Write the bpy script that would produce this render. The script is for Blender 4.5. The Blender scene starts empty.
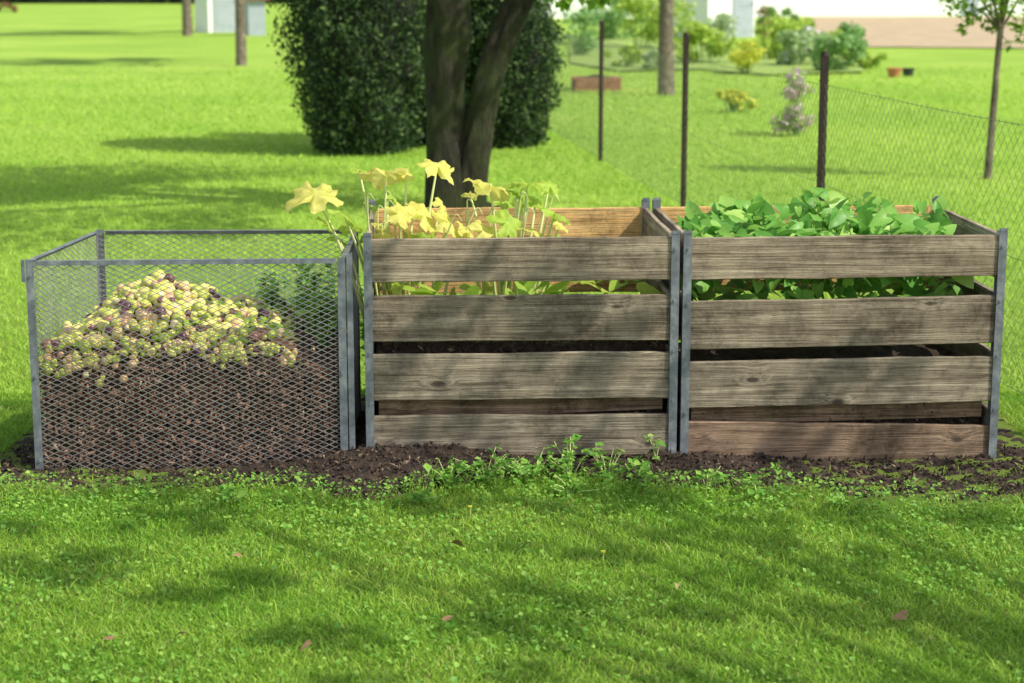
import bpy, math, random, mathutils
import numpy as np
from mathutils import Vector, noise as mn
random.seed(4); rng=np.random.default_rng(4)
S=bpy.context.scene
COL=S.collection
# ---------------------------------------------------------------- materials
def mat_new(name):
    m=bpy.data.materials.new(name); m.use_nodes=True
    nt=m.node_tree; nt.nodes.clear()
    out=nt.nodes.new('ShaderNodeOutputMaterial')
    return m,nt,out
def N(nt,t,**kw):
    n=nt.nodes.new(t)
    for k,v in kw.items():
        if k in n.inputs: n.inputs[k].default_value=v
        else: setattr(n,k,v)
    return n
def ramp(nt,stops,src):
    r=nt.nodes.new('ShaderNodeValToRGB'); e=r.color_ramp.elements
    while len(e)<len(stops): e.new(0.5)
    for i,(p,c) in enumerate(stops):
        e[i].position=p; e[i].color=(c[0],c[1],c[2],1)
    nt.links.new(src,r.inputs[0]); return r.outputs[0]
def mix(nt,a,b,f,mode='MIX'):
    m=nt.nodes.new('ShaderNodeMix'); m.data_type='RGBA'; m.blend_type=mode
    for s,v in ((6,a),(7,b)):
        if isinstance(v,tuple): m.inputs[s].default_value=(v[0],v[1],v[2],1)
        else: nt.links.new(v,m.inputs[s])
    if isinstance(f,(int,float)): m.inputs[0].default_value=f
    else: nt.links.new(f,m.inputs[0])
    return m.outputs[2]
def noise_out(nt,vec,scale,detail=4,rough=.55,dist=0):
    n=N(nt,'ShaderNodeTexNoise',Scale=scale,Detail=detail,Roughness=rough,Distortion=dist)
    if vec is not None: nt.links.new(vec,n.inputs['Vector'])
    return n.outputs['Fac']
def leaf_mat(name,stops,trans=.35,rough=.5,big=None,bigscale=.6,spots=None):
    m,nt,out=mat_new(name)
    g=nt.nodes.new('ShaderNodeNewGeometry')
    c=ramp(nt,stops,g.outputs['Random Per Island'])
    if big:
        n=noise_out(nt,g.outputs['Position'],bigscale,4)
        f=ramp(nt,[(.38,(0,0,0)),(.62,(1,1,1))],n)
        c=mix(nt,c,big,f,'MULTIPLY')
    if spots:
        n=noise_out(nt,g.outputs['Position'],28,5,.7)
        f=ramp(nt,[(.48,(0,0,0)),(.66,(1,1,1))],n)
        c=mix(nt,c,spots,f,'MULTIPLY')
    p=N(nt,'ShaderNodeBsdfPrincipled',Roughness=rough)
    p.inputs['Specular IOR Level'].default_value=.3
    nt.links.new(c,p.inputs['Base Color'])
    t=nt.nodes.new('ShaderNodeBsdfTranslucent'); nt.links.new(c,t.inputs['Color'])
    x=nt.nodes.new('ShaderNodeMixShader'); x.inputs[0].default_value=trans
    nt.links.new(p.outputs[0],x.inputs[1]); nt.links.new(t.outputs[0],x.inputs[2])
    nt.links.new(x.outputs[0],out.inputs[0]); return m
def rough_mat(name,stops,scale=6,rough=.9,bump=.4,bscale=40,metal=0,detail=6,island=False,dist=.02,stretch=None,moss=None):
    m,nt,out=mat_new(name)
    tc=nt.nodes.new('ShaderNodeTexCoord'); g=nt.nodes.new('ShaderNodeNewGeometry')
    vec=tc.outputs['Object']
    if stretch:
        mp=N(nt,'ShaderNodeMapping'); mp.inputs['Scale'].default_value=stretch; nt.links.new(vec,mp.inputs[0]); vec=mp.outputs[0]
    if island: c=ramp(nt,stops,g.outputs['Random Per Island'])
    else: c=ramp(nt,stops,noise_out(nt,vec,scale,detail,.65))
    if moss:
        f=ramp(nt,[(.42,(0,0,0)),(.60,(1,1,1))],noise_out(nt,tc.outputs['Object'],2.6,8,.75))
        c=mix(nt,c,moss,f)
    p=N(nt,'ShaderNodeBsdfPrincipled',Roughness=rough,Metallic=metal)
    nt.links.new(c,p.inputs['Base Color'])
    if bump:
        b=N(nt,'ShaderNodeBump',Strength=bump,Distance=dist)
        nt.links.new(noise_out(nt,vec,bscale,8,.7),b.inputs['Height'])
        nt.links.new(b.outputs[0],p.inputs['Normal'])
    nt.links.new(p.outputs[0],out.inputs[0]); return m
def wood_mat(name,dark,mid,light,moss=.5):
    m,nt,out=mat_new(name)
    tc=nt.nodes.new('ShaderNodeTexCoord'); g=nt.nodes.new('ShaderNodeNewGeometry')
    cb=nt.nodes.new('ShaderNodeCombineXYZ')
    mu=N(nt,'ShaderNodeMath',operation='MULTIPLY'); mu.inputs[1].default_value=37.
    nt.links.new(g.outputs['Random Per Island'],mu.inputs[0])
    nt.links.new(mu.outputs[0],cb.inputs[0]); nt.links.new(mu.outputs[0],cb.inputs[1])
    ad=N(nt,'ShaderNodeVectorMath',operation='ADD')
    nt.links.new(tc.outputs['Object'],ad.inputs[0]); nt.links.new(cb.outputs[0],ad.inputs[1])
    mk=N(nt,'ShaderNodeMapping'); mk.inputs['Scale'].default_value=(3.6,3.6,8)
    nt.links.new(ad.outputs[0],mk.inputs[0])
    vo=N(nt,'ShaderNodeTexVoronoi',Scale=1.0); nt.links.new(mk.outputs[0],vo.inputs['Vector'])
    kd=vo.outputs['Distance']
    kn=ramp(nt,[(0,(.9,.9,.9)),(.07,(.8,.8,.8)),(.12,(0,0,0))],kd)
    bend=ramp(nt,[(0,(1,1,1)),(.3,(0,0,0))],kd)
    bs=N(nt,'ShaderNodeVectorMath',operation='SCALE'); bs.inputs['Scale'].default_value=.022
    nt.links.new(bend,bs.inputs[0])
    ad2=N(nt,'ShaderNodeVectorMath',operation='ADD')
    nt.links.new(ad.outputs[0],ad2.inputs[0]); nt.links.new(bs.outputs[0],ad2.inputs[1])
    mp=N(nt,'ShaderNodeMapping'); mp.inputs['Scale'].default_value=(.8,26,32)
    nt.links.new(ad2.outputs[0],mp.inputs[0])
    n1=noise_out(nt,mp.outputs[0],1.7,9,.72,.25)
    mp2=N(nt,'ShaderNodeMapping'); mp2.inputs['Scale'].default_value=(2.2,90,150)
    nt.links.new(ad2.outputs[0],mp2.inputs[0])
    n2=noise_out(nt,mp2.outputs[0],1.5,5,.75)
    n3=noise_out(nt,ad.outputs[0],4.2,9,.78)
    c=ramp(nt,[(.30,dark),(.46,mid),(.66,light)],n1)
    c2=ramp(nt,[(.36,(.12,.10,.09)),(.45,(.70,.69,.68)),(.58,(1.1,1.1,1.1))],n2)
    c=mix(nt,c,c2,.8,'MULTIPLY')
    st=ramp(nt,[(.36,(.26,.24,.22)),(.5,(.80,.78,.74)),(.62,(1.15,1.12,1.06))],n3)
    c=mix(nt,c,st,.9,'MULTIPLY')
    tone=ramp(nt,[(0,(.74,.76,.78)),(.5,(.98,.94,.89)),(1,(1.15,1.05,.93))],g.outputs['Random Per Island'])
    c=mix(nt,c,tone,1.,'MULTIPLY')
    if moss:
        mf=ramp(nt,[(.54,(0,0,0)),(.70,(moss,moss,moss))],noise_out(nt,tc.outputs['Object'],5,9,.8))
        c=mix(nt,c,(.075,.085,.035),mf)
    c=mix(nt,c,(.035,.025,.018),kn)
    p=N(nt,'ShaderNodeBsdfPrincipled',Roughness=.85); p.inputs['Specular IOR Level'].default_value=.25
    nt.links.new(c,p.inputs['Base Color'])
    b=N(nt,'ShaderNodeBump',Strength=.9,Distance=.006)
    sm=N(nt,'ShaderNodeMath',operation='ADD'); nt.links.new(n1,sm.inputs[0]); nt.links.new(n2,sm.inputs[1])
    nt.links.new(sm.outputs[0],b.inputs['Height']); nt.links.new(b.outputs[0],p.inputs['Normal'])
    nt.links.new(p.outputs[0],out.inputs[0]); return m
M={}
M['wood']=wood_mat('weathered_wood',(.14,.115,.085),(.33,.285,.22),(.60,.54,.43),.5)
M['wood_red']=wood_mat('weathered_reddish_wood',(.14,.09,.065),(.33,.23,.165),(.55,.42,.31),.4)
M['wood_in']=wood_mat('sunlit_tan_wood',(.60,.34,.11),(.86,.56,.24),(.92,.68,.34),0)  # tan inner wood, with sunlit brightness put into its colour
M['steel']=rough_mat('galvanised_steel',[(.3,(.11,.125,.14)),(.5,(.20,.22,.245)),(.62,(.30,.32,.34)),(.75,(.40,.41,.42))],14,.5,.12,60,.4)
M['wire']=rough_mat('galvanised_wire',[(.3,(.17,.175,.175)),(.7,(.37,.37,.36))],20,.5,0,60,.3)
M['rust']=rough_mat('dark_rusty_steel',[(.3,(.022,.015,.012)),(.7,(.06,.035,.025))],10,.8,.2,40,.2)
M['fwire']=rough_mat('thin_wire',[(.3,(.14,.17,.10)),(.7,(.22,.26,.16))],10,.6,0,40,.2)
M['soil']=rough_mat('dark_soil',[(.3,(.014,.009,.006)),(.52,(.050,.031,.020)),(.72,(.12,.078,.05))],22,.95,1.0,60)
M['compost']=rough_mat('brown_compost',[(.32,(.03,.013,.008)),(.5,(.23,.11,.066)),(.68,(.46,.25,.165))],9,.95,1.0,50,detail=9)
M['chips']=rough_mat('compost_bits',[(0,(.04,.02,.012)),(.5,(.22,.11,.066)),(.9,(.38,.205,.135)),(1,(.50,.34,.23))],5,.95,0,island=True)
M['soilchips']=rough_mat('soil_crumbs',[(0,(.012,.008,.005)),(.5,(.048,.030,.019)),(.88,(.10,.065,.042)),(1,(.24,.18,.12))],5,.95,0,island=True)
M['bark']=rough_mat('mossy_bark',[(.3,(.008,.007,.004)),(.5,(.034,.028,.016)),(.62,(.075,.062,.038)),(.75,(.15,.125,.08))],7,.95,1.0,16,dist=.09,stretch=(1.8,1.8,.45),moss=(.045,.065,.010))
M['bark_light']=rough_mat('grey_brown_bark',[(.3,(.07,.055,.04)),(.5,(.17,.135,.10)),(.7,(.3,.25,.19))],9,.95,1.0,26)
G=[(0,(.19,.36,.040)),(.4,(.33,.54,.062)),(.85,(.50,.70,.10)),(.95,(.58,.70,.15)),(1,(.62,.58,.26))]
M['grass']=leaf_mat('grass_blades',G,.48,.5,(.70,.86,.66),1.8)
M['grassfar']=leaf_mat('sunlit_grass_far',[(0,(.34,.53,.07)),(.5,(.46,.66,.095)),(1,(.58,.75,.14))],.45,.55,(.82,.93,.8),.35)  # yellowish sunlit tone of the open lawn is put into this colour
M['clover']=leaf_mat('clover',[(0,(.16,.38,.055)),(.6,(.26,.50,.08)),(1,(.38,.60,.11))],.4,.5)
M['weed']=leaf_mat('weed',[(0,(.12,.31,.04)),(.6,(.23,.48,.07)),(1,(.40,.62,.12))],.4,.45)
M['treeleaf']=leaf_mat('tree_leaves',[(0,(.10,.22,.02)),(.5,(.19,.36,.03)),(1,(.34,.50,.05))],.45)
M['conifer']=leaf_mat('dark_conifer',[(0,(.018,.044,.014)),(.6,(.042,.088,.026)),(.85,(.09,.15,.04)),(1,(.18,.28,.08))],.15,.6)
M['core']=rough_mat('dark_twigs',[(.3,(.006,.010,.004)),(.7,(.015,.022,.010))],5,.95,0)
M['squashY']=leaf_mat('yellowed_leaf',[(0,(.74,.73,.14)),(.5,(.82,.79,.20)),(1,(.86,.80,.34))],.5,.5,spots=(.78,.80,.45))
M['squashG']=leaf_mat('squash_green',[(0,(.30,.50,.06)),(.5,(.46,.64,.09)),(1,(.66,.76,.16))],.5,.5,spots=(.7,.85,.6))
M['bean']=leaf_mat('bean_green',[(0,(.12,.33,.05)),(.5,(.22,.50,.08)),(.85,(.36,.62,.13)),(1,(.50,.70,.17))],.42,.4)
M['stalk']=rough_mat('pale_stalk',[(.3,(.45,.55,.16)),(.7,(.68,.70,.34))],8,.6,0)
M['beanstalk']=rough_mat('green_stalk',[(.3,(.08,.17,.04)),(.7,(.16,.28,.07))],8,.6,0)
M['fruit']=rough_mat('fruit_scraps',[(0,(.05,.02,.03)),(.10,(.16,.05,.07)),(.14,(.34,.15,.10)),(.16,(.38,.44,.06)),(.45,(.62,.62,.12)),(.72,(.76,.68,.20)),(.86,(.74,.52,.24)),(.94,(.68,.36,.22)),(1,(.78,.70,.42))],5,.4,0,island=True)
# ---------------------------------------------------------------- helpers
def obj(name,me=None,mat=None,parent=None,loc=None,rotz=0,smooth=False,**props):
    o=bpy.data.objects.new(name,me)
    COL.objects.link(o)
    if me is not None and mat is not None:
        for mm in (mat if isinstance(mat,(list,tuple)) else [mat]): me.materials.append(mm)
    if loc is not None: o.location=loc
    o.rotation_euler[2]=rotz
    if parent is not None: o.parent=parent
    if smooth: me.polygons.foreach_set('use_smooth',[True]*len(me.polygons))
    for k,v in props.items(): o[k]=v
    return o
def mesh(name,v,f):
    me=bpy.data.meshes.new(name)
    v=np.asarray(v,dtype=float).tolist()
    f=f.tolist() if isinstance(f,np.ndarray) else f
    me.from_pydata(v,[],f); me.update(); return me
class B:
    def __init__(s): s.v=[]; s.f=[]; s.m=[]
    def add(s,v,f,mi=0):
        n=len(s.v); s.v.extend([tuple(map(float,p)) for p in v]); s.f.extend([tuple(int(i)+n for i in q) for q in f]); s.m.extend([mi]*len(f))
    def box(s,x0,x1,y0,y1,z0,z1,mi=0):
        s.add([(x0,y0,z0),(x1,y0,z0),(x1,y1,z0),(x0,y1,z0),(x0,y0,z1),(x1,y0,z1),(x1,y1,z1),(x0,y1,z1)],
              [(0,3,2,1),(4,5,6,7),(0,1,5,4),(1,2,6,5),(2,3,7,6),(3,0,4,7)],mi)
    def mesh(s,name):
        me=bpy.data.meshes.new(name); me.from_pydata(s.v,[],s.f); me.polygons.foreach_set('material_index',s.m); me.update(); return me
def tube(path,rad,sides=8,rough=0,seed=0,caps=True):
    P=[Vector(p) for p in path]; v=[];f=[]
    for i,p in enumerate(P):
        d=(P[min(i+1,len(P)-1)]-P[max(i-1,0)]).normalized()
        a=d.cross(Vector((.3,1,.1))); 
        if a.length<.05: a=d.cross(Vector((1,0,0)))
        a.normalize(); b=d.cross(a)
        for k in range(sides):
            t=2*math.pi*k/sides
            r=rad[i]*(1+rough*mn.noise(Vector((math.cos(t)*1.5+seed,math.sin(t)*1.5,p.z*1.6)))+rough*.5*mn.noise(Vector((math.cos(t)*5+seed,math.sin(t)*5,p.z*4))))
            q=p+a*math.cos(t)*r+b*math.sin(t)*r; v.append(tuple(q))
    for i in range(len(P)-1):
        for k in range(sides):
            k2=(k+1)%sides
            f.append((i*sides+k,i*sides+k2,(i+1)*sides+k2,(i+1)*sides+k))
    if caps:
        f.append(tuple(range(sides))[::-1]); f.append(tuple((len(P)-1)*sides+k for k in range(sides)))
    return v,f
def smooth_path(pts,rad,n=6):
    o=[];r=[]
    P=[Vector(p) for p in pts]
    for i in range(len(P)-1):
        p0=P[max(i-1,0)];p1=P[i];p2=P[i+1];p3=P[min(i+2,len(P)-1)]
        for k in range(n):
            t=k/n
            o.append(.5*((2*p1)+(p2-p0)*t+(2*p0-5*p1+4*p2-p3)*t*t+(3*p1-p0-3*p2+p3)*t**3)); r.append(rad[i]*(1-t)+rad[i+1]*t)
    o.append(P[-1]); r.append(rad[-1]); return o,r
def sn(x,y,s=1.,k=0.):
    x=x*s;y=y*s
    return (np.sin(x*1.3+y*.7+k)+np.sin(-x*.8+y*1.7+1.3+k*2)+np.sin(x*2.3-y*1.9+4.1+k)*.6+np.sin(x*3.9+y*3.1+k*3)*.4+np.sin(-x*5.3+y*4.7+2*k)*.25)/3.25
GZ=-.08
def gh(x,y): return GZ+.012*sn(x,y,1.4)+.006*sn(x,y,5,2.)
def soil_front(x):
    return 6.72+.12*np.exp(-((x-.05)/.36)**2)+.05*sn(x,0*x,4.,1.)+.045*sn(x,0*x,13.,2.)-.24*np.exp(-((x-1.6)/.6)**2)-.07*np.exp(-((x+1.4)/.5)**2)-.14*np.exp(-((x+.50)/.18)**2)
def mound(x,y):
    return -.01+.095*np.exp(-((x+.40)/.42)**2)*np.exp(-((y-7.2)/.55)**2)+.035*np.exp(-((x-.65)/.35)**2)*np.exp(-((y-7.2)/.5)**2)
def leaves(pos,size,aspect=.6,upbias=.5,jit=.35):
    n=len(pos)
    nrm=rng.normal(size=(n,3)); nrm/=np.linalg.norm(nrm,axis=1)[:,None]; nrm[:,2]=np.abs(nrm[:,2])+upbias
    nrm/=np.linalg.norm(nrm,axis=1)[:,None]
    a=np.cross(nrm,rng.normal(size=(n,3))); a/=np.linalg.norm(a,axis=1)[:,None]
    b=np.cross(nrm,a)
    s=(size*(1+jit*rng.normal(size=n)).clip(.4,2))[:,None]
    v=np.stack([pos-a*s*.5, pos+b*s*aspect*.5+nrm*s*.08-a*s*.08, pos+a*s*.5-nrm*s*.05, pos-b*s*aspect*.5+nrm*s*.08-a*s*.08],1).reshape(-1,3)
    i=np.arange(n)[:,None]*4
    f=np.concatenate([i+np.array([[0,1,2]]),i+np.array([[0,2,3]])],1).reshape(-1,3)
    return v,f
def blades(x,y,z,h,w,lean=.5):
    n=len(x); th=rng.uniform(0,2*np.pi,n); ph=rng.uniform(0,2*np.pi,n)
    d=np.stack([np.cos(th),np.sin(th),0*th],1)*w[:,None]*.5
    l=np.stack([np.cos(ph),np.sin(ph),0*ph],1)*(h*lean*rng.uniform(.2,1.3,n))[:,None]
    p=np.stack([x,y,z],1); up=np.stack([0*h,0*h,h],1)
    v=np.stack([p-d,p+d,p-d*.8+l*.35+up*.55,p+d*.8+l*.35+up*.55,p+l+up*.95],1).reshape(-1,3)
    i=np.arange(n)[:,None]*5
    f=np.concatenate([i+np.array([[0,1,3]]),i+np.array([[0,3,2]]),i+np.array([[2,3,4]])],1).reshape(-1,3)
    return v,f
# ---------------------------------------------------------------- ground
def grid_mesh(name,xs,ys,zf):
    X,Y=np.meshgrid(xs,ys); Z=zf(X,Y); v=np.stack([X,Y,Z],-1).reshape(-1,3)
    nx=len(xs); ny=len(ys); i=(np.arange(ny-1)[:,None]*nx+np.arange(nx-1)[None,:]).reshape(-1,1)
    return mesh(name,v,i+np.array([[0,1,nx+1,nx]]))
m,nt,out=mat_new('lawn_ground')
g=nt.nodes.new('ShaderNodeNewGeometry')
sep=nt.nodes.new('ShaderNodeSeparateXYZ'); nt.links.new(g.outputs['Position'],sep.inputs[0])
big=noise_out(nt,g.outputs['Position'],.25,5,.6); fine=noise_out(nt,g.outputs['Position'],9,8,.8)
c=ramp(nt,[(.3,(.25,.41,.055)),(.5,(.32,.49,.07)),(.7,(.41,.56,.10))],big)
c=mix(nt,c,ramp(nt,[(.3,(.6,.68,.55)),(.65,(1.1,1.08,1.1))],fine),.8,'MULTIPLY')
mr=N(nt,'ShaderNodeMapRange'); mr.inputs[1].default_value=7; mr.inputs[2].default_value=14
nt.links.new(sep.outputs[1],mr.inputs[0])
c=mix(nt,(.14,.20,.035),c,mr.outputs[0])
p=N(nt,'ShaderNodeBsdfPrincipled',Roughness=.9); p.inputs['Specular IOR Level'].default_value=.1
nt.links.new(c,p.inputs['Base Color'])
b=N(nt,'ShaderNodeBump',Strength=.6,Distance=.05); nt.links.new(fine,b.inputs['Height']); nt.links.new(b.outputs[0],p.inputs['Normal'])
nt.links.new(p.outputs[0],out.inputs[0]); M['lawn']=m
xs=np.concatenate([[-400,-150,-60,-30,-15,-8,-5],np.arange(-4,4.01,.1),[5,8,15,30,60,150,400]])
ys=np.concatenate([[-100,-30,-8,0,2],np.arange(3,10,.1),np.arange(10,30,.6),[34,40,50,65,90,140,250,600]])
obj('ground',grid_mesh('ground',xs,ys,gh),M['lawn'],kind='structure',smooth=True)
def soilz(x,y):
    fr=np.clip((y-(soil_front(x)-.05))/.22,0,1)*np.clip((8.35-y)/.2,0,1)*np.clip((x+2.12)/.15,0,1)*np.clip((2.22-x)/.15,0,1)
    fr=fr*fr*(3-2*fr)
    rr=.014*sn(x,y,22.,1.)+.012*sn(x,y,47.,3.)
    return gh(x,y)-.02+fr*(mound(x,y)+.030+rr)
so=obj('soil',grid_mesh('soil',np.arange(-2.2,2.4,.02),np.arange(6.3,8.5,.02),soilz),M['soil'],kind='structure',smooth=True)
def chips(n,px,py,pz,smin,smax,long=1.):
    th=rng.normal(size=(n,3)); th/=np.linalg.norm(th,axis=1)[:,None]
    b2=np.cross(th,rng.normal(size=(n,3))); b2/=np.linalg.norm(b2,axis=1)[:,None]
    b3=np.cross(th,b2); s=rng.uniform(smin,smax,n)[:,None]
    p=np.stack([px,py,pz],1)
    vv=np.stack([p+th*s*long,p+b2*s*.6,p+b3*s*.5,p-th*s*long,p-b2*s*.5,p-b3*s*.6],1).reshape(-1,3)
    i=np.arange(n)[:,None]*6
    F=np.array([[0,1,2],[0,2,4],[0,4,5],[0,5,1],[3,2,1],[3,4,2],[3,5,4],[3,1,5]])
    ff=(i[:,None,:]+F[None]).reshape(-1,3)
    return vv,ff
n=12000; cx=rng.uniform(-2.1,2.2,n); cy=6.4+1.0*rng.random(n)**1.1; k=(cy>soil_front(cx)-.05+.06*rng.normal(size=n)); cx=cx[k];cy=cy[k]
v,f=chips(len(cx),cx,cy,soilz(cx,cy)+.004,.003,.014,1.3)
obj('soil_crumbs',mesh('soil_crumbs',v,f),M['soilchips'],kind='stuff',label='dark crumbs of soil and bark around the compost bins',category='soil')
# ---------------------------------------------------------------- grass
def in_bins(x,y): return (y>soil_front(x)+.0)&(y<8.25)&(x>-2.03)&(x<2.13)
n=290000
y=4.15+4.5*rng.random(n)**.95; x=(rng.random(n)*2-1)*(y*.29+.25)
d=soil_front(x)-y
keep=(~in_bins(x,y))|(rng.random(n)<.07*(y<7.0)*(sn(x,y,9.,1.)>0))
edge=np.clip(d/.25,0,1)
keep&=((d>0.0)&(rng.random(n)<.35+.65*edge))|(d<=0)
patch=sn(x,y,2.6,.5)
keep&=rng.random(n)<np.clip(.95+.3*patch,.6,1)
x=x[keep];y=y[keep];patch=patch[keep]
h=(.017+.012*rng.random(len(x))+.006*np.clip(patch,0,1))*(1+.9*(rng.random(len(x))<.025)); w=.0030+.0022*rng.random(len(x))
h*=1+.9*np.exp(-((soil_front(x)-y)/.12)**2)
v,f=blades(x,y,gh(x,y)-.004,h,w,1.15)
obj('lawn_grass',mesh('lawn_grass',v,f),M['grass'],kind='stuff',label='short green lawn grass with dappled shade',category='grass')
n=190000
y=8.3+32*rng.random(n)**2.0; x=(rng.random(n)*2-1)*(y*.29+.8)
keep=~((y<8.35)&(np.abs(x)<2.1)); keep&=rng.random(n)<np.clip((40-y)/18,0,1); x=x[keep];y=y[keep]
s=y/9.
h=(.022+.022*rng.random(len(x)))*(.8+.2*s); w=.0062*s*(.8+.5*rng.random(len(x)))
v,f=blades(x,y,gh(x,y)-.004,h,w,1.2)
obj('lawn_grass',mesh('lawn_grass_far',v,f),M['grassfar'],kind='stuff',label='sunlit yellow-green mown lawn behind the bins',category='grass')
n=50000
y=4.2+2.9*rng.random(n); x=(rng.random(n)*2-1)*(y*.29+.2)
dd=soil_front(x)-y
pk=np.clip(.16+sn(x,y,3.1,2.2)*.45,0.06,.45)+.9*np.exp(-((dd-.10)/.28)**2)*(sn(x,y,4.,1.)>-.4)
keep=(rng.random(n)<pk)&(dd>-.10); x=x[keep];y=y[keep];dd=dd[keep]
z=gh(x,y)+.012+.014*rng.random(len(x))+.06*np.exp(-(dd/.16)**2)*rng.random(len(x))
v,f=leaves(np.stack([x,y,z],1),.0140,.85,.9)
obj('clover_patch',mesh('clover_patch',v,f),M['clover'],kind='stuff',label='low clover and creeping weeds in the lawn',category='clover')
def weed_plant(X,Y,R,H,nl,ls,label,mat='weed',z0=None):
    bb=B()
    if z0 is None: z0=float(gh(X,Y)) if Y<soil_front(X) else float(soilz(np.array(X),np.array(Y)))
    tips=[]
    for k in range(max(4,nl//9)):
        a=random.uniform(0,6.28); r=R*random.uniform(.2,1); hh=H*random.uniform(.5,1)
        p=[(0,0,0),(math.cos(a)*r*.4,math.sin(a)*r*.4,hh*.6),(math.cos(a)*r,math.sin(a)*r,hh)]
        v,f=tube(p,[.002,.0016,.001],4); bb.add(v,f); tips.append(p)
    root=obj('weed',bb.mesh('weed_stem'),M['stalk'],loc=(X,Y,z0),label=label,category='weed')
    P=[]
    for k in range(nl):
        p=random.choice(tips); t=random.uniform(0,1.05)
        q=Vector(p[1]).lerp(Vector(p[2]),t) if random.random()<.7 else Vector(p[0]).lerp(Vector(p[1]),random.random()); P.append((q.x+random.gauss(0,.012),q.y+random.gauss(0,.012),q.z+random.gauss(0,.006)))
    v,f=leaves(np.array(P),ls,.7,.9); obj('foliage',mesh('weed_leaves',v,f),M[mat],parent=root)
for (X,Y,R,H,nl,ls) in [(-.24,6.74,.13,.12,100,.028),(-.1,6.8,.14,.12,110,.028),(.08,6.84,.14,.13,110,.03),(.22,6.83,.15,.17,120,.03),(.36,6.82,.14,.15,100,.03),(.50,6.78,.12,.10,70,.028),(1.2,6.46,.13,.06,60,.024),(-1.0,6.54,.10,.06,50,.026),(-1.95,6.62,.14,.12,70,.03),(.90,6.58,.13,.08,70,.028),(.22,6.64,.12,.08,80,.028),(.56,7.04,.04,.15,26,.024),(-.36,6.54,.12,.06,60,.026),(-1.35,6.56,.10,.06,40,.024),(.72,6.68,.10,.09,50,.026),(1.95,6.6,.12,.08,60,.028),(1.0,6.85,.05,.05,20,.022),(1.5,6.8,.05,.04,16,.02)]:
    weed_plant(X,Y,R,H,nl,ls,'small leafy green weed growing at the foot of the bins')
for (X,Y,R,H,nl,ls) in [(-1.25,8.15,.16,.42,200,.05),(-1.02,8.1,.16,.58,300,.055),(-.80,8.12,.16,.66,300,.055),(-.62,8.2,.14,.6,260,.05)]:
    weed_plant(X,Y,R,H,nl,ls,'tall leafy weed growing against the wire mesh bin',z0=GZ)
# ---------------------------------------------------------------- bins frame
TH=math.radians(3.2); OX,OY=-1.84,6.98
def binpt(u,v=0,z=0): return (OX+u*math.cos(TH)-v*math.sin(TH),OY+u*math.sin(TH)+v*math.cos(TH),z)
# weed growing up inside the right part of the wire bin
for (u,v_,H) in [(1.02,.55,.33),(.86,.66,.27),(1.1,.35,.22)]:
    px_=binpt(u,v_); weed_plant(px_[0],px_[1],.10,H,170,.045,'leafy weed sprouting from the compost in the wire bin',z0=.33)
def plank_into(bb,x0,x1,za,zb,h,y,th,seed,seg=26,sag=.0,mi=0):
    v=[];f=[]; c=.003
    for i in range(seg+1):
        t=i/seg; x=x0+(x1-x0)*t; zc=za+(zb-za)*t - sag*math.sin(math.pi*t)
        e1=.004*mn.noise(Vector((x*3,seed*3.1,1)))+.0022*mn.noise(Vector((x*21,seed*3.1,1)))
        e2=.004*mn.noise(Vector((x*3,seed*3.1,9)))+.0022*mn.noise(Vector((x*21,seed*3.1,9)))
        yy=y+.006*mn.noise(Vector((x*1.5,seed*7.7,4)))
        a=zc-h/2+e1; bt=zc+h/2+e2
        for (dy,z) in ((c,a),(th-c,a),(th,a+c),(th,bt-c),(th-c,bt),(c,bt),(0,bt-c),(0,a+c)): v.append((x,yy+dy,z))
    for i in range(seg):
        for k in range(8):
            k2=(k+1)%8; f.append((i*8+k,(i+1)*8+k,(i+1)*8+k2,i*8+k2))
    f.append(tuple(range(8))); f.append(tuple(seg*8+k for k in range(7,-1,-1)))
    bb.add(v,f,mi)
def u_post(h0,h1,open_dir,w=.032,dp=.040,t=.004):
    bb=B()
    if open_dir>0: bb.box(0,t,0,dp,h0,h1); bb.box(t,w,0,t,h0,h1); bb.box(t,w,dp-t,dp,h0,h1)
    else: bb.box(-t,0,0,dp,h0,h1); bb.box(-w,-t,0,t,h0,h1); bb.box(-w,-t,dp-t,dp,h0,h1)
    s=1 if open_dir>0 else -1
    nb=5
    for k in range(nb):
        z=h0+.1+(h1-h0-.16)*k/(nb-1)
        v,f=tube([(s*w*.55,-.006,z),(s*w*.55,.001,z)],[.006,.007],6); bb.add(v,f)
    bb.box(min(0,s*w),max(0,s*w),-.002,.004,h1,h1+.012)
    return bb.mesh('post')
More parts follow.
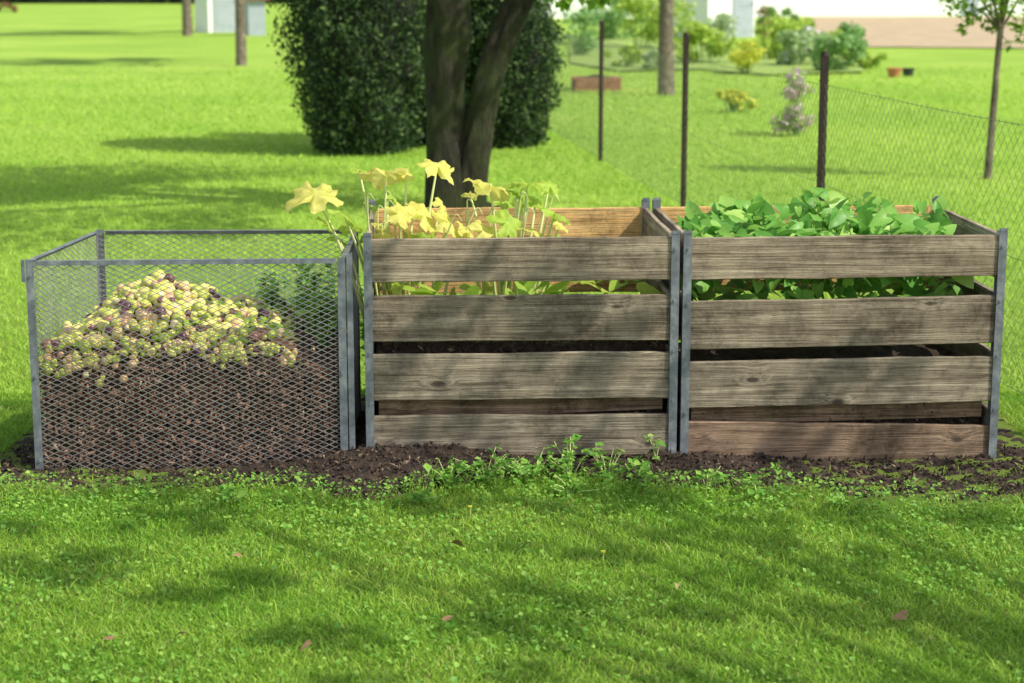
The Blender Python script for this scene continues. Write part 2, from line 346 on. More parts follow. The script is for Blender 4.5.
def wooden_bin(u0,W,zb,label,front,back):
    root=obj('wooden_compost_bin',None,None,loc=binpt(u0),rotz=TH,label=label,category='compost bin'); root.empty_display_size=.1
    D=.95; top=.815
    for nm,x,yv,od in (('post',0,0,1),('post',W,0,-1),('post',0,D-.04,1),('post',W,D-.04,-1)):
        obj('post',u_post(zb-.08,top+.010 if yv==0 else top+.03,od),M['steel'],parent=root,loc=(x,yv,0))
    bb=B()
    for i,(za,zbb,h,mi) in enumerate(front): plank_into(bb,.006,W-.006,za,zbb,h,.0085,.022,u0*7+i*3,mi=mi)
    obj('front_panel',bb.mesh('front_panel'),[M['wood'],M['wood_red']],parent=root)
    bb=B()
    for i,(za,zbb,h) in enumerate(back): plank_into(bb,.006,W-.006,za,zbb,h,D-.032,.022,u0*9+i*3+40)
    obj('back_panel',bb.mesh('back_panel'),M['wood_in'],parent=root,label='tan brown back panel of horizontal planks')
    for sx in (0,1):
        bb=B()
        for i in range(4):
            z=.725-i*.235; plank_into(bb,.04,D-.04,z,z,.175,0,.022,u0*5+i*3+sx*11+80,seg=16)
        obj('side_panel',bb.mesh('side_panel'),M['wood'],parent=root,loc=((.03) if sx==0 else (W-.008),0,0),rotz=math.pi/2)
    return root
F2=[(.727,.729,.168,0),(.503,.497,.178,0),(.272,.268,.182,0),(.035,.030,.165,0)]
F3=[(.725,.730,.163,0),(.462,.477,.188,0),(.226,.238,.184,0),(-.006,-.038,.172,1)]
bin2=wooden_bin(1.275,1.215,-.05,'weathered grey wooden slatted compost bin filled with squash plants',F2,[(.74,.74,.15),(.53,.53,.17),(.31,.31,.17),(.09,.09,.17)])
bin3=wooden_bin(2.505,1.265,-.12,'weathered grey wooden slatted compost bin overgrown with bean leaves',F3,[(.74,.74,.15),(.53,.53,.17),(.31,.31,.17),(.09,.09,.17)])
for (par,W,za,zb2) in ((bin2,1.215,.125,.165),(bin3,1.265,.10,.115)):
    bb=B(); plank_into(bb,.05,W-.05,za,zb2,.09,.06,.02,za*99)
    obj('inner_board',bb.mesh('inner_board'),M['wood_red'],parent=par,label='brown board lying behind the front slats')
# ---------------------------------------------------------------- mesh bin
mb=obj('wire_mesh_compost_bin',None,None,loc=binpt(0),rotz=TH,label='grey expanded metal mesh compost bin holding a heap of fruit scraps',category='compost bin')
C=[(0,0),(1.205,0),(1.235,.83),(.13,.86)]
zt=.74; zb=-.11
def L_post(sx,sy,h0,h1,w=.030,t=.004):
    bb=B(); bb.box(min(0,sx*w),max(0,sx*w),min(0,sy*t),max(0,sy*t),h0,h1); bb.box(min(0,sx*t),max(0,sx*t),min(sy*t,sy*w),max(sy*t,sy*w),h0,h1)
    for z in (h1-.06,(h0+h1)/2,h0+.12):
        v,f=tube([(sx*w*.6,-.006,z),(sx*w*.6,.001,z)],[.006,.007],6); bb.add(v,f)
    return bb.mesh('post')
for (cx_,cy_),(sx,sy) in zip(C,((1,1),(-1,1),(-1,-1),(1,-1))):
    obj('post',L_post(sx,sy,zb-.05,zt+.004),M['steel'],parent=mb,loc=(cx_,cy_,0))
bb=B(); bb.box(-.016,-.002,-.003,.001,zt-.08,zt+.004); bb.box(-.016,-.012,.001,.02,zt-.08,zt+.004)
obj('bracket',bb.mesh('bracket'),M['steel'],parent=mb)
bb=B(); bb.box(1.210,1.232,-.002,.002,zb,zt+.02); bb.box(1.228,1.232,.002,.03,zb,zt+.02)
obj('bracket',bb.mesh('bracket'),M['steel'],parent=mb)
def lattice(Lw,z0,z1,px=.046,pz=.0215,w=.0026,t=.0020):
    vv=[];ff=[]; s=pz/px
    H=z1-z0
    for sg in (1,-1):
        cs=np.arange(-Lw*s if sg>0 else 0, (H if sg>0 else H+Lw*s), pz)
        for c0 in cs:
            xs_=sorted([ (0-c0)/(sg*s), (H-c0)/(sg*s)])
            xa=max(0,xs_[0]); xb=min(Lw,xs_[1])
            if xb-xa<.004: continue
            za=c0+sg*s*xa; zb_=c0+sg*s*xb
            y0=.0 if sg>0 else t*.8
            ns=max(1,int((xb-xa)/.12)); n=len(vv)
            for q in range(ns+1):
                x_=xa+(xb-xa)*q/ns; z_=za+(zb_-za)*q/ns
                for dy,dz in ((0,-w/2),(t,-w/2),(t,w/2),(0,w/2)): vv.append((x_,y0+dy,z0+z_+dz))
            for q in range(ns):
                for k in range(4):
                    k2=(k+1)%4; a=n+q*4; ff.append((a+k,a+k2,a+4+k2,a+4+k))
    return vv,ff
for i,(a,b_) in enumerate(((0,1),(1,2),(2,3),(3,0))):
    A=Vector(C[a]);Bq=Vector(C[b_]); L=(Bq-A).length; ang=math.atan2(Bq.y-A.y,Bq.x-A.x)
    v,f=lattice(L-.01,zb,zt-.005)
    off=.006
    nx,ny=-math.sin(ang)*off,math.cos(ang)*off
    me=mesh('mesh_panel',v,f)
    for vert in me.vertices:
        e=math.sin(vert.co.x/L*math.pi)*math.sin((vert.co.z-zb)/(zt-zb)*math.pi)
        vert.co.y+=-.010*e+.006*e*math.sin(vert.co.x*9+vert.co.z*5+i); vert.co.z+=e*.006*math.sin(vert.co.x*6+i)
    obj('mesh_panel',me,M['wire'],parent=mb,loc=(A.x+math.cos(ang)*.005+nx,A.y+math.sin(ang)*.005+ny,0),rotz=ang)
    bb=B(); bb.box(.035,L-.035,-.002,.002,-.018,0); bb.box(.035,L-.035,.002,.018,-.003,0)
    obj('rail',bb.mesh('rail'),M['steel'],parent=mb,loc=(A.x,A.y,zt),rotz=ang)
# ---------------------------------------------------------------- heaps
def heap(x0,x1,y0,y1,zf,zbase,res=.018,disp=.018):
    bb=B()
    nx=int((x1-x0)/res);ny=int((y1-y0)/res)
    def dsp(p):
        q=Vector(p); n1=mn.noise_vector(q*9)*disp+mn.noise_vector(q*28)*disp*.5
        return (q.x+n1.x*.6,q.y+n1.y*.6,q.z+n1.z)
    V=[dsp((x0+(x1-x0)*i/nx,y0+(y1-y0)*j/ny,zf(x0+(x1-x0)*i/nx,y0+(y1-y0)*j/ny))) for j in range(ny+1) for i in range(nx+1)]
    F=[(j*(nx+1)+i,j*(nx+1)+i+1,(j+1)*(nx+1)+i+1,(j+1)*(nx+1)+i) for j in range(ny) for i in range(nx)]
    bb.add(V,F)
    def wall(fn,n,flip):
        nz=26; V=[]
        for k in range(nz+1):
            for i in range(n+1):
                x,y_=fn(i/n); zt_=zf(x,y_); V.append(dsp((x,y_,zbase+(zt_-zbase)*k/nz)))
        F=[]
        for k in range(nz):
            for i in range(n):
                q=(k*(n+1)+i,k*(n+1)+i+1,(k+1)*(n+1)+i+1,(k+1)*(n+1)+i); F.append(q[::-1] if flip else q)
        bb.add(V,F)
    wall(lambda t:(x0+(x1-x0)*t,y0),nx,False); wall(lambda t:(x0+(x1-x0)*t,y1),nx,True)
    wall(lambda t:(x0,y0+(y1-y0)*t),ny,True); wall(lambda t:(x1,y0+(y1-y0)*t),ny,False)
    return bb
def sstep(a,b_,x):
    t=min(1,max(0,(x-a)/(b_-a))); return t*t*(3-2*t)
def zc(u,v): return .380+.150*math.exp(-((u-.36)/.20)**2-((v-.42)/.34)**2)+.075*math.exp(-((u-.68)/.26)**2-((v-.4)/.3)**2)-.10*sstep(.90,1.15,u)-.03*sstep(.2,.05,u)+.05*mn.noise(Vector((u*6,v*5,0)))-.02*math.exp(-(v/.08)**2)
bb=heap(.05,1.165,.055,.78,lambda u,v:zc(u,v),-.12,disp=.05)
bb.v=[(min(x,1.19)+max(0,.155*(y_)*(1-x)),max(y_,.024),z) for x,y_,z in bb.v]
n=5500
cu=rng.uniform(.03,1.16,n)
zz=np.array([zc(float(a),.05) for a in cu]); czz=-.1+(zz+.1)*rng.random(n)
v,f=chips(n,cu,.046+.016*rng.normal(size=n).clip(-1,1.2),czz,.004,.017,2.2); bb.add(v,f,1)
n=3500; cu=rng.uniform(.08,1.15,n); cv=rng.uniform(.04,.77,n)
v,f=chips(n,cu+.155*cv*(1-cu),cv,np.array([zc(float(a),float(b_)) for a,b_ in zip(cu,cv)])+.006,.004,.016,2.0); bb.add(v,f,1)
obj('compost_heap',bb.mesh('compost_heap'),[M['compost'],M['chips']],loc=binpt(0),rotz=TH,smooth=True,kind='stuff',label='brown crumbly compost heap inside the wire mesh bin',category='compost')
def ico(r=1.):
    import bmesh
    bm=bmesh.new(); bmesh.ops.create_icosphere(bm,subdivisions=2,radius=r); v=np.array([x.co[:] for x in bm.verts]); f=np.array([[q.index for q in t.verts] for t in bm.faces]); bm.free(); return v,f
iv,if_=ico(); vs=[];fs=[];nn=0;cnt=0
def fruit(p,r):
    global nn
    sc=np.array([r*random.uniform(.85,1.25),r*random.uniform(.85,1.2),r*random.uniform(.75,1.1)])
    w=iv*sc; k=rng.normal(size=3)*2; w=w*(1+.08*np.sin(iv@k+random.random()*6))[:,None]
    ax=Vector(rng.normal(size=3)).normalized(); R=np.array(mathutils.Matrix.Rotation(random.uniform(0,3),3,ax))
    vs.append(w@R.T+np.array(p)); fs.append(if_+nn); nn+=len(iv)
while cnt<980:
    u=random.uniform(.03,1.08); vv_=random.uniform(.035,.76)
    if random.random()>(1 if u<.6 else math.exp(-((u-.6)/.3)**2)): continue
    z=zc(u,vv_); uu=u+.155*vv_*(1-u)
    fruit((uu,max(vv_,.035),z+.008+random.uniform(0,.022)+(random.uniform(0,.03) if u<.6 else 0)),random.choice([.011,.015,.018,.020,.022,.026])*random.uniform(.85,1.1)); cnt+=1
for k in range(300):
    u=random.uniform(.03,1.0); z=zc(u,.03)+.01-abs(random.gauss(0,.045 if u<.4 else .02)); fruit((u,.032,z),random.uniform(.010,.019))
obj('fruit_scraps',mesh('fruit_scraps',np.concatenate(vs),np.concatenate(fs)),M['fruit'],loc=binpt(0),rotz=TH,smooth=True,kind='stuff',label='yellow and purple fruit scraps heaped on the compost',category='fruit')
n=420; u=rng.uniform(.05,.98,n); vv_=rng.uniform(.03,.74,n)
z=np.array([zc(float(a),float(b_)) for a,b_ in zip(u,vv_)])+.035
v,f=leaves(np.stack([u+.155*vv_*(1-u),vv_,z],1),.045,.6,.4)
obj('vine_leaf_scraps',mesh('vine_leaf_scraps',v,f),M['squashG'],loc=binpt(0),rotz=TH,kind='stuff',label='torn yellow-green leaves among the fruit scraps',category='leaves')
for (u0,W,zz0) in ((1.275,1.215,.42),(2.505,1.265,.24)):
    bb=heap(.045,W-.045,.085,.9,lambda u,v,zz0=zz0:zz0-.03+.05*math.exp(-((v-.5)/.25)**2)+.03*mn.noise(Vector((u*3,v*3,u0))),-.12,.03,.02)
    n=2500; cu=rng.uniform(.05,W-.05,n); cz=rng.uniform(-.1,zz0,n)
    v,f=chips(n,cu,.08+.01*rng.normal(size=n).clip(-1,1),cz,.004,.014,1.6); bb.add(v,f,1)
    obj('compost_heap',bb.mesh('soil_heap'),[M['soil'],M['soilchips']],loc=binpt(u0),rotz=TH,kind='stuff',label='dark rotted compost filling the wooden bin',category='compost')
# ---------------------------------------------------------------- leaf shapes
def lobed_leaf(s,lobes=5,depth=.22,cup=.2,seed=0):
    rings=6; nseg=56; v=[(0,0,0)];f=[]
    for r in range(1,rings+1):
        for k in range(nseg):
            t=2*math.pi*k/nseg
            R=1-depth*(.5-.5*math.cos(lobes*t))**1.2
            notch=math.exp(-((math.atan2(math.sin(t-math.pi),math.cos(t-math.pi)))/.22)**2)
            R*=1-.75*notch
            q=r/rings
            R*=1+q*q*(.05*math.sin(14*t+seed)+.04*math.sin(23*t+seed*2)+.22*mn.noise(Vector((math.cos(t)*2.4,math.sin(t)*2.4,seed))))
            x=math.cos(t)*R*q*s*.58; y=math.sin(t)*R*q*s*.62
            fold=abs(math.sin(2.5*t))
            z=-cup*s*q*q*.5+ .07*s*q*math.sin(2*t+seed)*q+.03*s*q*q*math.sin(9*t+2*seed)+.15*s*q*mn.noise(Vector((x*5/s,y*5/s,seed)))+.05*s*q*fold
            v.append((x,y,z))
    for k in range(nseg): f.append((0,1+k,1+(k+1)%nseg))
    for r in range(rings-1):
        for k in range(nseg):
            a=1+r*nseg+k;b_=1+r*nseg+(k+1)%nseg; f.append((a,a+nseg,b_+nseg,b_))
    return v,f
def squash(X,Y,z0,lv,label):
    bb=B(); 
    root=obj('squash_plant',None,None,loc=(X,Y,z0),label=label,category='squash plant')
    for i,(lx,ly,lz,s,c,tx,ty) in enumerate(lv):
        s*=.88
        p=Vector((lx-X,ly-Y,lz-z0)); st=Vector((p.x*.45+random.uniform(-.04,.04),p.y*.3,0))
        midp=Vector((p.x*.75,p.y*.6,p.z*.6+.03))
        P,R=smooth_path([st,midp,p],[.007,.006,.0035],5); v,f=tube(P,R,6); bb.add(v,f)
        v,f=lobed_leaf(s,5,.26,.32,i*1.7)
        o=obj('leaf',mesh('squash_leaf',v,f),M['squashY' if c else 'squashG'],parent=root,loc=tuple(p),smooth=True)
        o.rotation_euler=(tx+random.uniform(-.2,.2),ty+random.uniform(-.35,.35),random.uniform(-1.2,1.2)+math.pi/2)
        if c: o['label']='wilting pale yellow squash leaf'
    for k in range(7):
        a=random.uniform(0,6.28); r=random.uniform(.05,.3); h=random.uniform(.40,.54)
        P,R=smooth_path([(math.cos(a)*r*.5,math.sin(a)*r*.3,0),(math.cos(a)*r*.8,math.sin(a)*r*.4,h*.6),(math.cos(a)*r+.02,math.sin(a)*r*.5,h),(math.cos(a)*r+.05,math.sin(a)*r*.5,h-.02)],[.005,.004,.003,.001],5)
        v,f=tube(P,R,5); bb.add(v,f)
    obj('stem',bb.mesh('squash_stems'),M['stalk'],parent=root,smooth=True)
def W_(px,py,Y):   # world x,z from sight angles measured in the photograph for a thing at distance Y
    t=Y*.9813+.2; return ((px-512)*t/1867, 1.8-(py+25)*t/1903)
def LV(rows):
    o=[]
    for (px,py,Y,s,c,tx,ty) in rows:
        x_,z_=W_(px,py,Y); o.append((x_,Y,z_,s,c,tx,ty))
    return o
squash(-.45,7.4,.42,LV([(316,193,7.35,.22,1,.4,-.2),(344,214,7.3,.12,0,.5,0),(352,226,7.4,.11,0,.4,.3),(385,171,7.5,.19,1,.3,.2),(360,168,7.6,.09,0,.2,.2),(407,171,7.55,.09,1,.2,.2),(438,164,7.5,.16,1,.25,-.2),(400,213,7.3,.12,1,.9,.1),(424,214,7.4,.17,1,1.0,.2),(408,230,7.5,.15,1,.8,-.3),(450,222,7.4,.16,1,.7,.3),(340,240,7.6,.10,0,.4,.3),(430,238,7.3,.14,0,.5,.3),(385,232,7.4,.12,1,.9,.1),(470,232,7.4,.13,1,.8,.1),(395,198,7.5,.08,0,.7,.1),(375,240,7.5,.12,0,.5,.3),(372,205,7.6,.07,0,.6,.2),(442,204,7.6,.08,1,.6,.2),(328,222,7.4,.09,0,.6,.2),(415,200,7.6,.07,0,.6,.2)]),'squash plant with wilting pale yellow leaves on upright stalks')
squash(.0,7.45,.42,LV([(490,184,7.45,.19,1,.4,.3),(527,182,7.5,.17,0,.35,.2),(549,184,7.6,.12,0,.4,-.3),(555,212,7.4,.14,0,.6,.5),(507,222,7.3,.14,0,.8,-.2),(540,234,7.4,.16,1,.5,.2),(484,230,7.3,.12,1,.7,.2),(502,200,7.6,.10,0,.6,0),(565,238,7.6,.13,0,.5,.1),(522,205,7.7,.10,0,.6,.4),(595,245,7.3,.12,0,.4,.1),(512,240,7.5,.14,0,.6,.1),(470,193,7.6,.07,1,.4,.1),(536,200,7.6,.08,0,.6,.1),(560,224,7.5,.08,1,.6,.1),(516,192,7.5,.07,0,.5,.1)]),'squash plant with yellow-green lobed leaves above the planks')
def heart_leaves(P,size,seed=0,tilt=.6,lean=-.25):
    vv=[];ff=[]
    prof=[(0,0),(.28,.16),(.46,.1),(.5,-.15),(.38,-.5),(.18,-.8),(0,-1.0)]
    outl=[(x_,y_) for x_,y_ in prof]+[(-x_,y_) for x_,y_ in prof[-2:0:-1]]
    for p in P:
        s=size*random.uniform(.5,1.35); n0=len(vv)
        R=(Vector((0,0,1))+Vector((random.gauss(0,tilt),random.gauss(lean,tilt),0))).normalized()
        yaw=random.uniform(0,6.28); cv=random.uniform(.05,.35); wd=random.uniform(.65,1.)
        M_=R.to_track_quat('Z','Y').to_matrix()@mathutils.Matrix.Rotation(yaw,3,'Z')
        mids=[(0,-.05),(0,-.4),(0,-.75)]
        for x_,y_ in mids+outl:
            w=M_@Vector((x_*s*wd,y_*s,cv*abs(x_)*s-.22*s*(y_*y_)+.03*s*random.uniform(-1,1))); vv.append(tuple(Vector(p)+w))
        o=n0+3
        ff+= [(n0,o+0,o+1),(n0,o+1,o+2),(n0,o+2,o+3,n0+1),(n0+1,o+3,o+4),(n0+1,o+4,o+5,n0+2),(n0+2,o+5,o+6),
              (n0,o+11,o+0),(n0,o+10,o+11),(n0,n0+1,o+9,o+10),(n0+1,o+8,o+9),(n0+1,n0+2,o+7,o+8),(n0+2,o+6,o+7)]
    return vv,ff
P=[]
for k in range(120):
    u=random.uniform(.08,1.14); v_=random.uniform(.07,.8); z=.50+.13*random.random()+.05*v_
    P.append((u,v_,z))
v,f=heart_leaves(P,.10); obj('young_leaves',mesh('young_leaves',v,f),M['squashG'],loc=binpt(1.275),rotz=TH,smooth=True,kind='stuff',label='low yellow-green leaves covering the compost',category='leaves')
P=[];P2=[]
for k in range(1150):
    u=random.uniform(.05,1.19); v_=random.uniform(.09,.80)
    top_=.795+.03*math.sin(u*5+1)+.025*math.sin(u*13+v_*5)+.02*v_ -(.04 if u<.16 else 0)-(.05*max(0,u-1.0)/.17)
    z=random.uniform(.46,top_) if random.random()<.45 else top_-random.random()*.08
    P.append((u,v_,z))
bb=B()
v,f=heart_leaves(P,.078); bb.add(v,f,0)
for k in range(34):
    u=random.choice([random.gauss(.42,.14),random.gauss(.62,.10),random.gauss(.92,.10)]); u=min(1.12,max(.12,u)); v_=random.uniform(.2,.75)
    h=.80+random.uniform(.01,.085)*(1-.5*abs(u-.6)); dx=random.uniform(-.05,.05)
    a,r=smooth_path([(u,v_,.6),(u+dx*.3,v_,.7),(u+dx,v_-.02,h)],[.003,.0025,.0015],4); v,f=tube(a,r,5); bb.add(v,f,1)
    for q in range(random.randint(5,8)):
        P2.append((u+dx*.7+random.gauss(0,.028),v_+random.gauss(0,.02),h-random.random()*.10+.02))
v,f=heart_leaves(P2,.066,tilt=1.2,lean=-.6); bb.add(v,f,0)
obj('bean_foliage',bb.mesh('bean_foliage'),[M['bean'],M['beanstalk']],loc=binpt(2.505),rotz=TH,smooth=True,kind='stuff',label='dense bright green bean leaves spilling over the planks',category='bean plants')
# ---------------------------------------------------------------- trees & shrubs
def cloud(cs,n,size,aspect=.6,up=.3):
    cs=np.array(cs); w=cs[:,3]**2; idx=rng.choice(len(cs),n,p=w/w.sum())
    d=rng.normal(size=(n,3)); d/=np.linalg.norm(d,axis=1)[:,None]
    r=rng.random(n)**.45
    pos=cs[idx,:3]+d*(r*cs[idx,3])[:,None]*np.array([1,1,.8])
    return leaves(pos,size,aspect,up)
def crown_clumps(c,rx,rz,n,rs):
    o=[]
    for k in range(n):
        d=rng.normal(size=3); d/=np.linalg.norm(d); r=rng.random()**.4
        o.append((c[0]+d[0]*rx*r,c[1]+d[1]*rx*r,c[2]+d[2]*rz*r,rs*rng.uniform(.6,1.3)))
    return o
def tree(name,base,stems,clumps,nleaf,lsize,barkm,label,cat,leafm='treeleaf',sides=18,rough=.25):
    root=obj(name,None,None,loc=base,label=label,category=cat)
    bb=B()
    for i,(pts,rad) in enumerate(stems):
        P,R=smooth_path(pts,rad,8); v,f=tube(P,R,sides if rad[0]>.05 else 7,rough,i*3.3); bb.add(v,f)
    obj('trunk',bb.mesh('trunk'),M[barkm],parent=root,smooth=True)
    v,f=cloud(clumps,nleaf,lsize); obj('crown',mesh('crown',v,f),M[leafm],parent=root)
    return root
gz=GZ
def limbs(start,cl,k,r):
    o=[]
    for c in random.sample(list(cl),k):
        s=Vector(start); e=Vector(c[:3]); m_=s.lerp(e,.5)+Vector((random.uniform(-.2,.2),random.uniform(-.2,.2),.25))
        o.append(([s,m_,e],[r,r*.6,r*.2]))
    return o
SX,SY,SZ=1.,-.46,1.15
cl=crown_clumps((-.3,-.7,4.3),3.3,1.6,66,.62)
cl=[c for c in cl if c[2]-c[3]>1.9]
cl+= [(1.02,.0,1.68,.11),(.85,-.1,1.70,.12),(1.15,.05,1.72,.10),(.70,-.1,1.76,.12),(.6,-.15,1.92,.2),(.5,-.1,2.05,.2),(-.3,-.1,2.15,.25)]*2
st=[([(-.10,0,-.1),(-.10,0,.3),(-.11,0,.7),(-.10,0,1.2),(-.12,0,2.0),(-.5,.1,3.2),(-.9,.2,4.2)],[.24,.185,.165,.16,.165,.13,.08]),
    ([(.04,-.02,-.1),(.08,-.03,.3),(.17,-.04,.72),(.27,-.04,1.15),(.46,-.03,1.65),(.85,.0,2.5),(1.2,.1,3.8)],[.19,.15,.115,.11,.105,.10,.07]),
    ([(.44,.0,1.6),(.62,.0,1.82),(.98,.0,2.3)],[.07,.06,.04]),
    ([(.60,.0,1.80),(.82,-.05,1.80),(1.1,.0,1.72)],[.02,.012,.006]),
    ([(-.1,0,.0),(-.3,-.1,-.02),(-.5,-.15,-.1)],[.1,.07,.03]),([(.1,0,.0),(.3,-.12,-.02),(.45,-.2,-.1)],[.1,.07,.03])]
st+=limbs((-.5,.1,3.2),cl[:40],9,.09)+limbs((.85,0,2.5),cl[:40],9,.09)
tree('apple_tree',(-.42,15.1,gz),st,cl,16000,.10,'bark','old forked tree with mossy dark trunk standing in the lawn','tree',sides=32,rough=.28)
cl2=[]
for k in range(190):
    sx_=rng.uniform(-1.8,1.6); sy_=rng.uniform(4.0,6.75)
    if sx_>.45 and rng.random()<.6: continue
    if sx_<-.9 and sy_<5.4: continue
    if rng.random()<.42+1.0*max(0,float(sn(np.array(sx_),np.array(sy_),3.3,1.7))): continue
    z=rng.uniform(3.2,4.6); cl2.append((sx_+z*SX/SZ-5.2,sy_+z*SY/SZ-1.6,z,.11*rng.uniform(.5,1.5)))
for k in range(40):
    sx_=rng.uniform(-.55,1.9) if k<26 else rng.uniform(-.5,.45); z0_=rng.uniform(.0,.8) if k<26 else rng.uniform(.62,.8); z=rng.uniform(3.2,4.6)
    cl2.append((sx_+(z-z0_)*SX/SZ-5.2,7.05+(z-z0_)*SY/SZ-1.6,z,.065*rng.uniform(.6,1.6)))
st=[([(0,0,-.1),(0.02,0,.8),(-.05,.1,1.8),(-.2,.3,2.9),(-.5,.6,4.0)],[.2,.15,.14,.12,.07])]+limbs((-.05,.1,1.8),cl2,7,.04)+limbs((-.2,.3,2.9),cl2,7,.04)
tree('apple_tree',(5.2,1.6,gz),st,cl2,4300,.055,'bark_light','leafy fruit tree casting dappled shade on the lawn','tree')
def conifer(name,X,Y,R,H,n,label,low=.8):
    root=obj(name,None,None,loc=(X,Y,gz),label=label,category='shrub')
    def prof(t): return R*(low+(1-low+.04)*math.sin(min(t*1.5,1)*math.pi*.6))*(1 if t<.5 else math.sqrt(max(0,1-((t-.5)/.51)**2)))
    v=[];f=[];ns=20;nz=14
    for j in range(nz+1):
        t=j/nz; r=prof(t)*.74+.01
        for k in range(ns):
            a=6.283*k/ns; rr=r*(1+.12*mn.noise(Vector((math.cos(a)*2,math.sin(a)*2,t*5+X)))); v.append((math.cos(a)*rr,math.sin(a)*rr,t*H*.96))
    for j in range(nz):
        for k in range(ns): f.append((j*ns+k,j*ns+(k+1)%ns,(j+1)*ns+(k+1)%ns,(j+1)*ns+k))
    f.append(tuple(nz*ns+k for k in range(ns)))
    obj('trunk',mesh('inner_branches',v,f),M['core'],parent=root,smooth=True)
    t=rng.random(n); a=rng.uniform(0,6.283,n)
    pr=np.array([prof(float(q)) for q in t])
    lump=1+.07*np.sin(a*5+t*9)+.07*np.sin(a*11-t*17+X)+.06*np.sin(a*3+t*31)+.07*np.sin(a*17+t*43)+.06*np.sin(a*29-t*61)+.05*np.sin(a*41+t*97)
    r=pr*lump*(1-.24*rng.random(n)**1.5+.10*(rng.random(n)<.06)*rng.random(n))
    pos=np.stack([np.cos(a)*r,np.sin(a)*r,t*H+.02],1)
    v,f=leaves(pos,.048,.5,.0); obj('crown',mesh('conifer_leaves',v,f),M['conifer'],parent=root)
conifer('conifer_shrub',-1.62,20.2,.80,3.2,32000,'large dark green conifer shrub with a rounded outline',.62)
conifer('conifer_shrub',-.06,20.9,.54,1.95,18000,'dark green conifer shrub behind the forked tree',.68)
conifer('conifer_shrub',-.95,21.3,.55,2.9,9000,'dark green conifer shrub behind the forked tree')
def slim(X,Y,r,H,lean,cl,nl,ls,bm,label):
    st=[([(0,0,-.1),(lean*.3,0,H*.3),(lean*.6,0,H*.65),(lean,0,H)],[r*1.25,r,r*.85,r*.5])]+limbs((lean*.6,0,H*.62),cl,min(7,len(cl)),r*.4)
    return tree('garden_tree',(X,Y,gz),st,cl,nl,ls,bm,label,'tree',sides=12,rough=.12)
c3=crown_clumps((0,0,3.8),1.7,1.1,26,.5); slim(2.45,30,.12,3.4,-.02,c3,3500,.14,'bark_light','slim tree trunk near the garden beds')
c3=crown_clumps((0,0,4.2),2.3,1.3,26,.6); slim(-5.75,40,.10,4.0,.05,c3,3500,.18,'bark_light','slim tree standing on the far lawn')
c3=crown_clumps((0,0,5.2),2.8,1.6,26,.8); slim(-10.3,60,.14,5,.05,c3,3000,.25,'bark_light','distant tree near the white shed')
c3=[(.05,0,1.65,.22),(-.36,0,1.62,.16),(-.22,0,1.52,.13),(.35,0,1.55,.18),(.1,.2,2.0,.3),(-.25,.1,2.1,.3),(.4,0,2.1,.3),(0,0,2.5,.35),(.22,0,1.42,.12),(.0,.1,1.42,.10),(.32,.1,1.30,.08),(-.1,-.1,1.75,.15),(-.30,.0,1.38,.07),(.15,0,1.25,.06)]
slim(4.46,17.5,.034,2.2,.10,c3,2600,.055,'bark_light','young slender tree with sparse light green leaves')
# ---------------------------------------------------------------- chain link fence
fp=[(2.38+.5,3.5),(2.38,7.5),(1.89,11.4),(1.40,15.2),(.91,19.2),(.43,23.2)]
fence=obj('chain_link_fence',None,None,loc=(fp[1][0],fp[1][1],-.05),label='thin chain link fence on dark rusty steel posts',category='fence')
def rel(p,z=0): return Vector((p[0]-fp[1][0],p[1]-fp[1][1],z))
for p in fp[1:]:
    bb=B(); q=rel(p); 
    bb.box(-.022,.022,-.022,.022,-.2,1.37); v,f=tube([(0,0,1.37),(0,0,1.40)],[.026,.018],8); bb.add(v,f)
    for z in (.1,.65,1.22): v,f=tube([(-.03,0,z),(.03,0,z+.004)],[.005,.005],5); bb.add(v,f)
    obj('post',bb.mesh('fence_post'),M['rust'],parent=fence,loc=q)
def chain(L,H,pitch,w):
    vv=[];ff=[]
    for sg in (1,-1):
        for c0 in np.arange(-H,L+H,pitch):
            za,zb_=0.,H
            lim=sorted([(0-c0)/sg,(L-c0)/sg]); za=max(za,lim[0]); zb_=min(zb_,lim[1])
            if zb_-za<.01: continue
            n=len(vv)
            for z in (za,zb_):
                for dy,dx in ((0,-w),(w,w),(-w,w)): vv.append((c0+sg*z+dx*.7,dy+(.002 if sg>0 else -.002),z))
            for k in range(3): ff.append((n+k,n+(k+1)%3,n+3+(k+1)%3,n+3+k))
    for z in (.01,.6,H):
        v,f=tube([(0,0,z),(L*.5,0,z-.012),(L,0,z)],[.0016]*3,5); n=len(vv); vv+=v; ff+=[tuple(i+n for i in q) for q in f]
    return vv,ff
for a,b_ in zip(fp[:-1],fp[1:]):
    A=Vector(a);Bq=Vector(b_); L=(Bq-A).length; v,f=chain(L,1.20,.075,.0010)
    obj('wire_netting',mesh('wire_netting',v,f),M['fwire'],parent=fence,loc=rel(a,.0),rotz=math.atan2(Bq.y-A.y,Bq.x-A.x))
